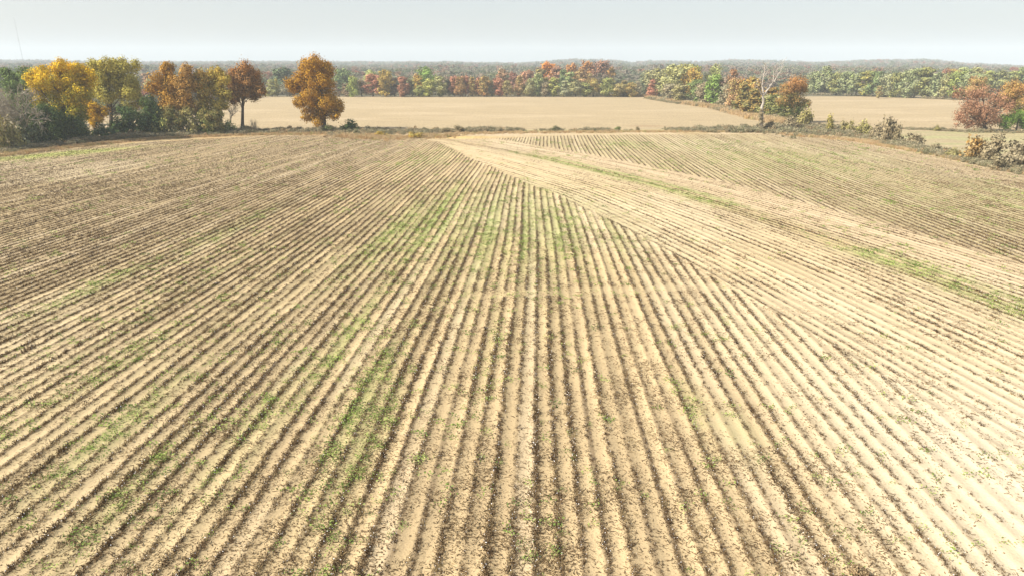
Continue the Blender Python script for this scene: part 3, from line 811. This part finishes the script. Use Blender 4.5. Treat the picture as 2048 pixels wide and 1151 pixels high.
limb([(1548, 164), (1556, 150), (1560, 140), (1563, 128)], .20, .04, -1.2)
limb([(1551, 150), (1556, 143), (1557, 136)], .10, .03, 1.0)
limb([(1529, 152), (1534, 145), (1536, 138)], .10, .03, -.8)
limb([(1530, 143), (1526, 136), (1525, 130)], .09, .03, .8)
limb([(1545, 168), (1541, 163), (1538, 164)], .10, .03, -.8)
limb([(1560, 140), (1567, 134), (1570, 127)], .08, .025, .8)
limb([(1556, 150), (1562, 147), (1566, 149)], .07, .025, .8)
limb([(1526, 200), (1534, 193), (1538, 190)], .10, .03, -.8)
rt = np.random.default_rng(91)
for (x, y) in [(1531, 140), (1528, 155), (1519, 160), (1512, 174), (1550, 145), (1552, 155), (1560, 140), (1548, 164), (1538, 178), (1532, 131), (1562, 130), (1550, 139)]:
    for _ in range(3):
        p0 = np.array(dp(x, y, rt.normal() * .6)); d0 = norm(np.array([rt.normal() * .8, rt.normal() * .5, 1.0]))
        branchy(tb, p0, d0, rt.uniform(.9, 2.0), .045, 1, rt, .6, 3)
add_part('trunk', tb.mesh('trunk', DEADWOOD), e)
vb = [(dp(1522 + (i % 3 - 1) * 1.3, 262 - i * 4.2)[0], (i % 2 - .5) * .6, dp(1522, 262 - i * 4.2)[2], .85 - i * .03) for i in range(11)]
add_part('vines', foliage('vines', vb, 2600, .26, 77, spread=.35), e, col_a=COL['bramble'], col_b=COL['greyb'])

# ------------------------------------------------------------------ radio mast on the skyline
MD = 1500
mt, mb = plane_pt(28, 35, MD), plane_pt(46, 126, MD)
mx_, mh = mt[0], mt[2]
z0 = float(height(mx_, MD))
STEEL = plain('galvanised_steel', (.45, .45, .45), (.3, .3, .3), 2, .6)
e = empty('radio_mast', (mx_, MD, z0), 'thin tall guyed radio mast rising faintly above the skyline at far left', 'mast')
tb = Tubes()
hh = mh - z0
cs = [(.55 * math.cos(a), .55 * math.sin(a)) for a in (0.3, 0.3 + 2.094, 0.3 + 4.189)]
for cx, cy in cs: tb.add([(cx, cy, 0), (cx, cy, hh)], [.09, .07], 4)
z = 0
while z < hh - 1.6:
    for q in range(3):
        a_, b_ = cs[q], cs[(q + 1) % 3]
        tb.add([(a_[0], a_[1], z), (b_[0], b_[1], z + 1.5)], [.05, .05], 3)
    z += 1.5
add_part('lattice', tb.mesh('lattice', STEEL), e)
for k in range(3):
    gt = Tubes()
    a = .3 + k * 2.094
    for fz in (.33, .62, .92):
        gt.add([(cs[k][0], cs[k][1], hh * fz), (math.cos(a) * 75, math.sin(a) * 75, 0)], [.025, .025], 3)
    add_part('guy_wire', gt.mesh('guy_wire', STEEL), e)

# ------------------------------------------------------------------ scattering (stuff nobody could count)
def scatter(name, pts, rotz, scl, idx, protos, label, cat):
    n = len(pts)
    me = bpy.data.meshes.new(name)
    me.vertices.add(n)
    me.vertices.foreach_set('co', np.asarray(pts, np.float32).ravel())
    a = me.attributes.new('s_rot', 'FLOAT_VECTOR', 'POINT'); r3 = np.zeros((n, 3)); r3[:, 2] = rotz
    a.data.foreach_set('vector', r3.ravel())
    a = me.attributes.new('s_scl', 'FLOAT_VECTOR', 'POINT'); a.data.foreach_set('vector', np.asarray(scl).ravel())
    a = me.attributes.new('s_idx', 'INT', 'POINT'); a.data.foreach_set('value', np.asarray(idx, np.int32))
    me.update()
    o = bpy.data.objects.new(name, me); link(o)
    ng = bpy.data.node_groups.new('scatter_' + name, 'GeometryNodeTree')
    ng.interface.new_socket('Geometry', in_out='INPUT', socket_type='NodeSocketGeometry')
    ng.interface.new_socket('Geometry', in_out='OUTPUT', socket_type='NodeSocketGeometry')
    N, L = ng.nodes, ng.links
    gi_, go_ = N.new('NodeGroupInput'), N.new('NodeGroupOutput')
    io = N.new('GeometryNodeInstanceOnPoints'); io.inputs['Pick Instance'].default_value = True
    jn = N.new('GeometryNodeJoinGeometry')
    for p in protos:
        oi = N.new('GeometryNodeObjectInfo'); oi.inputs['Object'].default_value = p; oi.inputs['As Instance'].default_value = True
        L.new(oi.outputs['Geometry'], jn.inputs[0])
    def na(nm_, ty):
        q = N.new('GeometryNodeInputNamedAttribute'); q.data_type = ty; q.inputs['Name'].default_value = nm_
        return q.outputs[0]
    L.new(gi_.outputs[0], io.inputs['Points']); L.new(jn.outputs[0], io.inputs['Instance'])
    L.new(na('s_idx', 'INT'), io.inputs['Instance Index'])
    L.new(na('s_rot', 'FLOAT_VECTOR'), io.inputs['Rotation']); L.new(na('s_scl', 'FLOAT_VECTOR'), io.inputs['Scale'])
    L.new(io.outputs[0], go_.inputs[0])
    md = o.modifiers.new('scatter', 'NODES'); md.node_group = ng
    tag(o, label, cat, kind='stuff')
    return o

def proto(name, me): return bpy.data.objects.new(name, me)

# far woods: canopy seen over the tree line, out to the skyline
FW = rand_mat('far_wood_foliage', [(0, (.13, .155, .085)), (.25, (.20, .205, .115)), (.45, (.25, .215, .16)), (.6, (.15, .175, .10)), (.78, (.27, .22, .17)), (.93, (.26, .165, .10)), (1, (.32, .13, .085))])  # leaf tones lightened and greyed, so part of the distance haze is painted in
fwp = []
for k in range(6):
    rng = np.random.default_rng(500 + k)
    bl = auto_blobs(rng, 12, 14, .15, 10, ['round', 'round', 'cone', 'round', 'column', 'round'][k])
    fwp.append(proto('wood_tree', foliage('wood_tree', bl, 800, 1.15, 520 + k, FW, sub=7)))
rng = np.random.default_rng(61)
P_, S_ = [], []
yy = 560.0
while yy < 4500:
    st = 8.5 if yy < 900 else (11 if yy < 1700 else 14)
    half = .80 * yy + 60
    n = int(2 * half / st)
    x_ = -half + (np.arange(n) + rng.random(n)) * st
    y_ = yy + rng.random(n) * st
    keep = sstep(.60, .64, fbm(x_ / 200, y_ / 200, 71)) * (y_ > 700) * (y_ < 2300) < .5
    P_.append(np.stack([x_, y_], 1)[keep]); S_.append((st / 9.5 * rng.uniform(.65, 1.45, n))[keep])
    yy += st * (1.0 if yy < 900 else 1.5 if yy < 1700 else 2.6 if yy < 3000 else 4)
P_ = np.concatenate(P_); S_ = np.concatenate(S_)
# wooded ground at the far left as well
n = 700
xl = rng.uniform(-420, -165, n); yl = rng.uniform(240, 560, n)
P_ = np.concatenate([P_, np.stack([xl, yl], 1)]); S_ = np.concatenate([S_, rng.uniform(.6, .9, n)])
hn = np.interp(P_[:, 1], [500, 1000, 2500], [.62, .8, 1.0]) * (.80 + .40 * vnoise(P_[:, 0] / 60, P_[:, 1] / 120, 81)) * rng.uniform(.75, 1.3, len(P_))
S3 = np.stack([S_, S_, np.minimum(S_, 1.15) * hn], 1)
scatter('far_wood', np.stack([P_[:, 0], P_[:, 1], height(P_[:, 0], P_[:, 1]) - .3], 1), rng.random(len(P_)) * 6.28, S3, rng.integers(0, 6, len(P_)), fwp,
        'hazy mixed autumn woodland stretching to the skyline', 'woodland')
print('far wood', len(P_))

# brambles along the field edges
BR = rand_mat('bramble_leaves', [(0, (.24, .20, .125)), (.35, (.19, .185, .10)), (.6, (.32, .265, .17)), (.85, (.30, .27, .17)), (1, (.32, .21, .11))], .2)
brp = []
for k in range(4):
    rng2 = np.random.default_rng(600 + k)
    bl = [(rng2.normal() * .5, rng2.normal() * .5, rng2.uniform(.15, .75), rng2.uniform(.25, .42)) for _ in range(7)]
    brp.append(proto('bramble', foliage('bramble', bl, 260, .17, 620 + k, BR, sub=6, fill=.6, spread=.4)))
def along_px(pts, step, width, rng):
    G = np.array([ground_pt(x, y) for x, y in pts])
    d = np.concatenate([[0], np.cumsum(np.linalg.norm(np.diff(G, axis=0), axis=1))])
    n = int(d[-1] / step)
    t = rng.random(n) * d[-1]
    x_ = np.interp(t, d, G[:, 0]); y_ = np.interp(t, d, G[:, 1])
    w_ = np.interp(t, d, width)
    return x_ + rng.normal(size=n) * w_ * .35, y_ + rng.normal(size=n) * w_ * .5, t
rng = np.random.default_rng(62)
BP, BS = [], []
for pts, st, wd, sz in [([(500, 264), (560, 264), (640, 263), (760, 266), (860, 264), (960, 262), (1040, 262)], .075, [4, 6, 6, 11, 7, 4, 2], 1.15),
                        ([(1040, 262), (1110, 262), (1240, 262), (1300, 261), (1360, 261)], .22, [2, 4, 3, 2, 2], .95),
                        ([(1340, 261), (1420, 262), (1520, 262), (1600, 264), (1690, 266), (1740, 276)], .05, [3, 5, 8, 14, 10, 5], 1.25),
                        ([(1560, 252), (1640, 256), (1720, 264)], .06, [8, 8, 6], 1.2),
                        ([(1740, 276), (1790, 289), (1850, 303), (1920, 317), (1990, 332), (2060, 346)], .03, [4, 3, 2.5, 3, 4, 5], 1.1),
                        ([(1800, 258), (1860, 260), (1930, 264), (2060, 266)], .12, [3, 3, 3, 3], .9),
                        ([(1300, 197), (1340, 205), (1420, 214), (1500, 232), (1570, 243)], .16, [5, 4, 4, 4, 5], 1.5),
                        ([(530, 190.5), (800, 190.5), (1050, 191.5), (1290, 193)], .35, [6, 6, 6, 6], 2.3),
                        ([(1620, 190), (1760, 194), (1920, 200)], .3, [5, 5, 5], 1.8),
                        ([(0, 306), (100, 292), (200, 281), (300, 272), (400, 270), (500, 266)], .06, [4, 4, 4, 4, 4, 4], 1.3)]:
    wd = list(wd) + [wd[-1]] * (len(pts) - len(wd))
    x_, y_, t_ = along_px(pts, st, wd[:len(pts)], rng)
    keep = vnoise(t_ / 5.0, t_ * 0, int(pts[0][0])) > (.30 if st > .15 else .12)
    x_, y_, t_ = x_[keep], y_[keep], t_[keep]
    BP.append(np.stack([x_, y_, x_ * 0 - .05], 1)); BS.append(sz * rng.uniform(.5, 1.25, len(x_)) * (.6 + .7 * vnoise(t_ / 3.5, t_ * 0, 7)))
BP = np.concatenate(BP); BS = np.concatenate(BS)
scatter('bramble_thicket', BP, rng.random(len(BP)) * 6.28, np.stack([BS, BS, BS], 1), rng.integers(0, 4, len(BP)), brp,
        'low tangled grey-brown brambles along the field edges', 'brambles')
print('brambles', len(BP))

# dry grass fringe along the slanting wood and headland
DG = rand_mat('dry_grass', [(0, (.42, .30, .17)), (.5, (.50, .38, .22)), (.8, (.40, .25, .12)), (1, (.33, .31, .13))], .2)
dgp = []
for k in range(3):
    r_ = np.random.default_rng(640 + k); n = 60
    base = r_.normal(size=(n, 3)) * .28; base[:, 2] = 0
    tip = base + r_.normal(size=(n, 3)) * .14 + np.array([0, 0, .55]); w_ = norm(r_.normal(size=(n, 3)) * [1, 1, 0]) * .03
    v = np.stack([base - w_, base + w_, tip + w_ * .3, tip - w_ * .3], 1).reshape(-1, 3)
    dgp.append(proto('grass_tuft', np_mesh('grass_tuft', v, np.arange(n * 4).reshape(n, 4), DG, {'jit': ('FLOAT', np.repeat(r_.random(n), 4))})))
GP, GS = [], []
for pts, st, wd, sz in [([(1300, 197), (1360, 207), (1440, 218), (1500, 234), (1560, 246)], .10, [3, 3, 3, 4, 6], 2.2), ([(1180, 192), (1290, 194)], .15, [4, 4], 2.0),
                        ([(1530, 262), (1600, 272), (1700, 280), (1760, 286)], .10, [3, 3, 3, 2], .9), ([(690, 272), (800, 278), (900, 272)], .05, [7, 6, 5], 1.1),
                        ([(900, 268), (1100, 265), (1300, 264), (1500, 264)], .12, [3, 3, 3, 3], .8), ([(0, 312), (100, 299), (200, 288), (320, 277), (500, 270), (690, 267)], .08, [4, 4, 3, 3, 3, 3], .8),
                        ([(1700, 281), (1850, 306), (2060, 350)], .08, [1.5, 1.5, 1.5], .8)]:
    x_, y_, t_ = along_px(pts, st, wd, rng)
    GP.append(np.stack([x_, y_, x_ * 0], 1)); GS.append(sz * rng.uniform(.5, 1.2, len(x_)))
GP = np.concatenate(GP); GS = np.concatenate(GS)
scatter('dry_grass', GP, rng.random(len(GP)) * 6.28, np.stack([GS, GS, GS], 1), rng.integers(0, 3, len(GP)), dgp, 'dry tawny grass fringing the hedges', 'grass')

# ------------------------------------------------------------------ cotton stubble in the rows
ST = rand_mat('cotton_stubble', [(0, (.070, .043, .022)), (.4, (.11, .070, .036)), (.75, (.17, .112, .058)), (1, (.24, .18, .09))], .1)
LINT = NT('cotton_lint'); d_ = LINT.n('ShaderNodeBsdfDiffuse'); d_.inputs[0].default_value = (.78, .76, .74, 1); LINT.put(LINT.out.inputs[0], d_.outputs[0]); LINT = LINT.m
WEED = rand_mat('weed_leaves', [(0, (.12, .17, .05)), (.5, (.22, .29, .07)), (1, (.32, .36, .12))], .25)

def ribbons(n, rng, spread_xy, hrange, wd, lean, flat=0.0):
    base = np.stack([rng.normal(size=n) * spread_xy[0], rng.normal(size=n) * spread_xy[1], np.zeros(n)], 1)
    h = rng.uniform(*hrange, n)
    d = norm(np.stack([rng.normal(size=n) * lean, rng.normal(size=n) * lean, np.ones(n) * (1 - flat) + .04], 1))
    base[:, 2] += flat * rng.uniform(.005, .05, n)
    tip = base + d * h[:, None]
    side = norm(np.cross(d, rng.normal(size=(n, 3)))) * wd * rng.uniform(.6, 1.3, (n, 1))
    return np.stack([base - side, base + side, tip + side * .5, tip - side * .5], 1).reshape(-1, 3)

stp = []
for k in range(8):
    r_ = np.random.default_rng(700 + k)
    v1 = ribbons(18, r_, (.05, .13), (.08, .28), .014, .65)
    v2 = ribbons(14, r_, (.15, .18), (.05, .16), .017, 1.0, .9)
    n3 = 2
    p3 = np.stack([r_.normal(size=n3) * .08, r_.normal(size=n3) * .16, r_.uniform(.05, .2, n3)], 1)
    v3, _ = leaf_quads(p3, r_.normal(size=(n3, 3)) + [0, 0, 1], np.full(n3, .048), r_)
    v = np.concatenate([v1, v2, v3]); nf = len(v) // 4
    me = np_mesh('stubble_clump', v, np.arange(nf * 4).reshape(nf, 4), ST, {'jit': ('FLOAT', np.repeat(r_.random(nf), 4))})
    me.materials.append(LINT)
    mi = np.zeros(nf, np.int32); mi[-n3:] = 1
    me.polygons.foreach_set('material_index', mi)
    stp.append(proto('stubble_clump', me))

def in_view(x, y, m=1.06):
    zc_ = y * math.cos(PITCH) + HCAM * math.sin(PITCH)
    return np.abs(x) < (zc_ * 1024 / FPX) * m + 1.5

rng = np.random.default_rng(63)
PX, PY, PD = [], [], []
NSTEP = .22
for u in range(-150, 125):
    s = np.arange(21, 212, NSTEP); s = s + rng.random(len(s)) * NSTEP
    x_ = row_x(float(u), s); m = in_view(x_, s) & (s < far_edge(x_)) & (x_ < right_edge(s) - 2)
    s, x_ = s[m], x_[m]
    if len(s) == 0: continue
    sd_ = terrace_sd(x_, s)
    k = ~((sd_ > -band_w(s)) & (sd_ < 15) & (s < 192))
    s, x_, sd_ = s[k], x_[k], sd_[k]
    if len(s) == 0: continue
    rr = .45 + .55 * float(hash2(np.array([u]), np.array([3]), 5)[0])
    al = fbm(s / 11.0, s * 0 + u * 5.7, 91, 2)
    p = density(x_, s, sd_) * rr * (.45 + 1.15 * sstep(.25, .7, al))
    br = (np.abs(s - 57 - .35 * x_ * .3) < .9) & (x_ > -4) & (x_ < 20)
    p = np.where(br, p * .15, p)
    th = np.interp(s, [30, 90, 140, 200], [1.0, .85, .7, .6])
    keep = rng.random(len(s)) < np.clip(p * 2.6, 0, 1) * th
    PX.append(x_[keep]); PY.append(s[keep]); PD.append(p[keep])
# rows that follow the terrace
nrm_x = np.gradient(ty_, .5); nx_, ny_ = np.gradient(ty_), -np.gradient(tx_)
ln = np.hypot(nx_, ny_); nx_, ny_ = nx_ / ln, ny_ / ln
for k_ in range(-18, 16):
    s = np.arange(10, 195, NSTEP); s = s + rng.random(len(s)) * NSTEP
    off = k_ * ROW + (0.0)
    x_ = np.interp(s, ty_, tx_) + np.interp(s, ty_, nx_) * off
    y_ = s + np.interp(s, ty_, ny_) * off
    m = in_view(x_, y_) & (y_ > 21) & (off > -band_w(y_)) & (off < 15) & (y_ < far_edge(x_)) & (y_ < 192)
    x_, y_ = x_[m], y_[m]
    if len(x_) == 0: continue
    rr = .35 + (.35 if k_ < -14 else .65) * float(hash2(np.array([k_ + 500]), np.array([3]), 5)[0])
    al = fbm(y_ / 6.0, y_ * 0 + k_ * 5.7 + 900, 92, 2)
    p = density(x_, y_, np.full(len(x_), off)) * rr * (.25 + 1.5 * sstep(.3, .7, al))
    keep = rng.random(len(x_)) < np.clip(p * 2.6, 0, 1) * .8
    PX.append(x_[keep]); PY.append(y_[keep]); PD.append(p[keep])
PX, PY, PD = np.concatenate(PX), np.concatenate(PY), np.concatenate(PD)
PX = PX + rng.normal(size=len(PX)) * .075
n = len(PX)
sc_ = rng.uniform(.6, 1.15, n) * (.42 + .62 * np.clip(PD, 0, 1)) * np.interp(PY, [20, 60, 110, 200], [1.15, 1.08, .85, .65])
rot = rng.normal(size=n) * .25 + np.where(rng.random(n) > .5, math.pi, 0)
HZ = lambda x, y: 0.35 * np.exp(-((terrace_sd(x, y) + 5) / 6) ** 2) * sstep(12, 40, y)
stub = scatter('cotton_stubble', np.stack([PX, PY, HZ(PX, PY)], 1), rot, np.stack([sc_, sc_, sc_], 1), rng.integers(0, 8, n), stp,
               'brown cut cotton stalks with scraps of lint standing in long rows', 'crop stubble')
print('stubble', n)

# litter of stalks and leaves between the rows, and green weeds
lip = []
for k in range(6):
    r_ = np.random.default_rng(720 + k)
    v1 = ribbons(14, r_, (.42, .42), (.06, .24), .015, 1.0, .94)
    v2 = ribbons(12, r_, (.42, .42), (.03, .07), .026, 1.0, .8)
    v = np.concatenate([v1, v2]); nf = len(v) // 4
    lip.append(proto('litter_patch', np_mesh('litter_patch', v, np.arange(nf * 4).reshape(nf, 4), ST, {'jit': ('FLOAT', np.repeat(r_.random(nf), 4))})))
N0 = 56000
ly = 21 + (120 - 21) * rng.random(N0) ** 1.1
lx = rng.uniform(-1, 1, N0) * ((ly * math.cos(PITCH) + 6) * .80)
ul_ = np.floor(row_u(lx, ly))
pn = .6 * vnoise(ul_ * .93 + .5, ly / 13.0, 95) + .4 * fbm(lx / 2.0, ly / 3.0, 96, 2)
sdl = terrace_sd(lx, ly)
kp = (rng.random(N0) < density(lx, ly, sdl) ** 1.2 * (.12 + .42 * sstep(.40, .80, pn))) & in_view(lx, ly) & (ly < far_edge(lx))
lx, ly = lx[kp], ly[kp]; n = len(lx)
ls_ = rng.uniform(.7, 1.3, n)
scatter('stalk_litter', np.stack([lx, ly, HZ(lx, ly) + .005], 1), rng.random(n) * 6.28, np.stack([ls_, ls_, ls_], 1), rng.integers(0, 6, n), lip,
        'brown stalk and leaf litter strewn between the rows', 'crop litter')
print('litter', n)

wep = []
for k in range(4):
    r_ = np.random.default_rng(740 + k); n_ = 26
    p = np.stack([r_.normal(size=n_) * .13, r_.normal(size=n_) * .16, r_.uniform(.02, .12, n_)], 1)
    v, f = leaf_quads(p, r_.normal(size=(n_, 3)) * .6 + [0, 0, 1], r_.uniform(.04, .09, n_), r_)
    wep.append(proto('weed', np_mesh('weed', v, f, WEED, {'jit': ('FLOAT', np.repeat(r_.random(n_), 4))})))
N0 = 120000
wy = 21 + (190 - 21) * rng.random(N0)
wx = rng.uniform(-1, 1, N0) * ((wy * math.cos(PITCH) + 6) * .80)
sdw = terrace_sd(wx, wy)
gr_ = greenness(wx, wy, sdw)
uw = row_u(wx, wy); phw = np.abs((uw + .5) % 1 - .5)
base_g = .012 + .05 * sstep(.55, .8, fbm(uw / 3, wy / 12, 97, 2))
base_g = np.where((sdw > -band_w(wy)) & (sdw < 0), .004, base_g)
kp = (rng.random(N0) < np.clip(gr_ ** 1.5 * np.interp(wy, [30, 55, 90], [.75, .5, .15]) * np.where(wx > 8, .6, 1) + base_g, 0, 1)) & in_view(wx, wy) & (wy < far_edge(wx)) & (wx < right_edge(wy) - 2)
wx, wy = wx[kp], wy[kp]; n = len(wx)
ws = rng.uniform(.7, 1.5, n) * (1 + .006 * wy)
scatter('green_weeds', np.stack([wx, wy, HZ(wx, wy)], 1), rng.random(n) * 6.28, np.stack([ws, ws, ws], 1), rng.integers(0, 4, n), wep,
        'patches of fresh green weeds growing along the crop rows', 'weeds')
print('weeds', n)

# ------------------------------------------------------------------ haze
hz = NT('haze')
pv = hz.n('ShaderNodeVolumePrincipled')
pv.inputs['Color'].default_value = (.84, .93, 1.0, 1)
pv.inputs['Density'].default_value = 0.00021
pv.inputs['Anisotropy'].default_value = 0.0
hz.put(hz.out.inputs['Volume'], pv.outputs[0])
bx0, bx1, by0, by1, bz0, bz1 = -5400, 5400, -500, 6700, -1.5, 190
hv = np.array([(x, y, z) for z in (bz0, bz1) for y in (by0, by1) for x in (bx0, bx1)], float)
hf = np.array([(0, 2, 3, 1), (4, 5, 7, 6), (0, 1, 5, 4), (2, 6, 7, 3), (0, 4, 6, 2), (1, 3, 7, 5)])
haze = bpy.data.objects.new('haze', np_mesh('haze', hv, hf, hz.m)); link(haze)
tag(haze, kind='stuff')
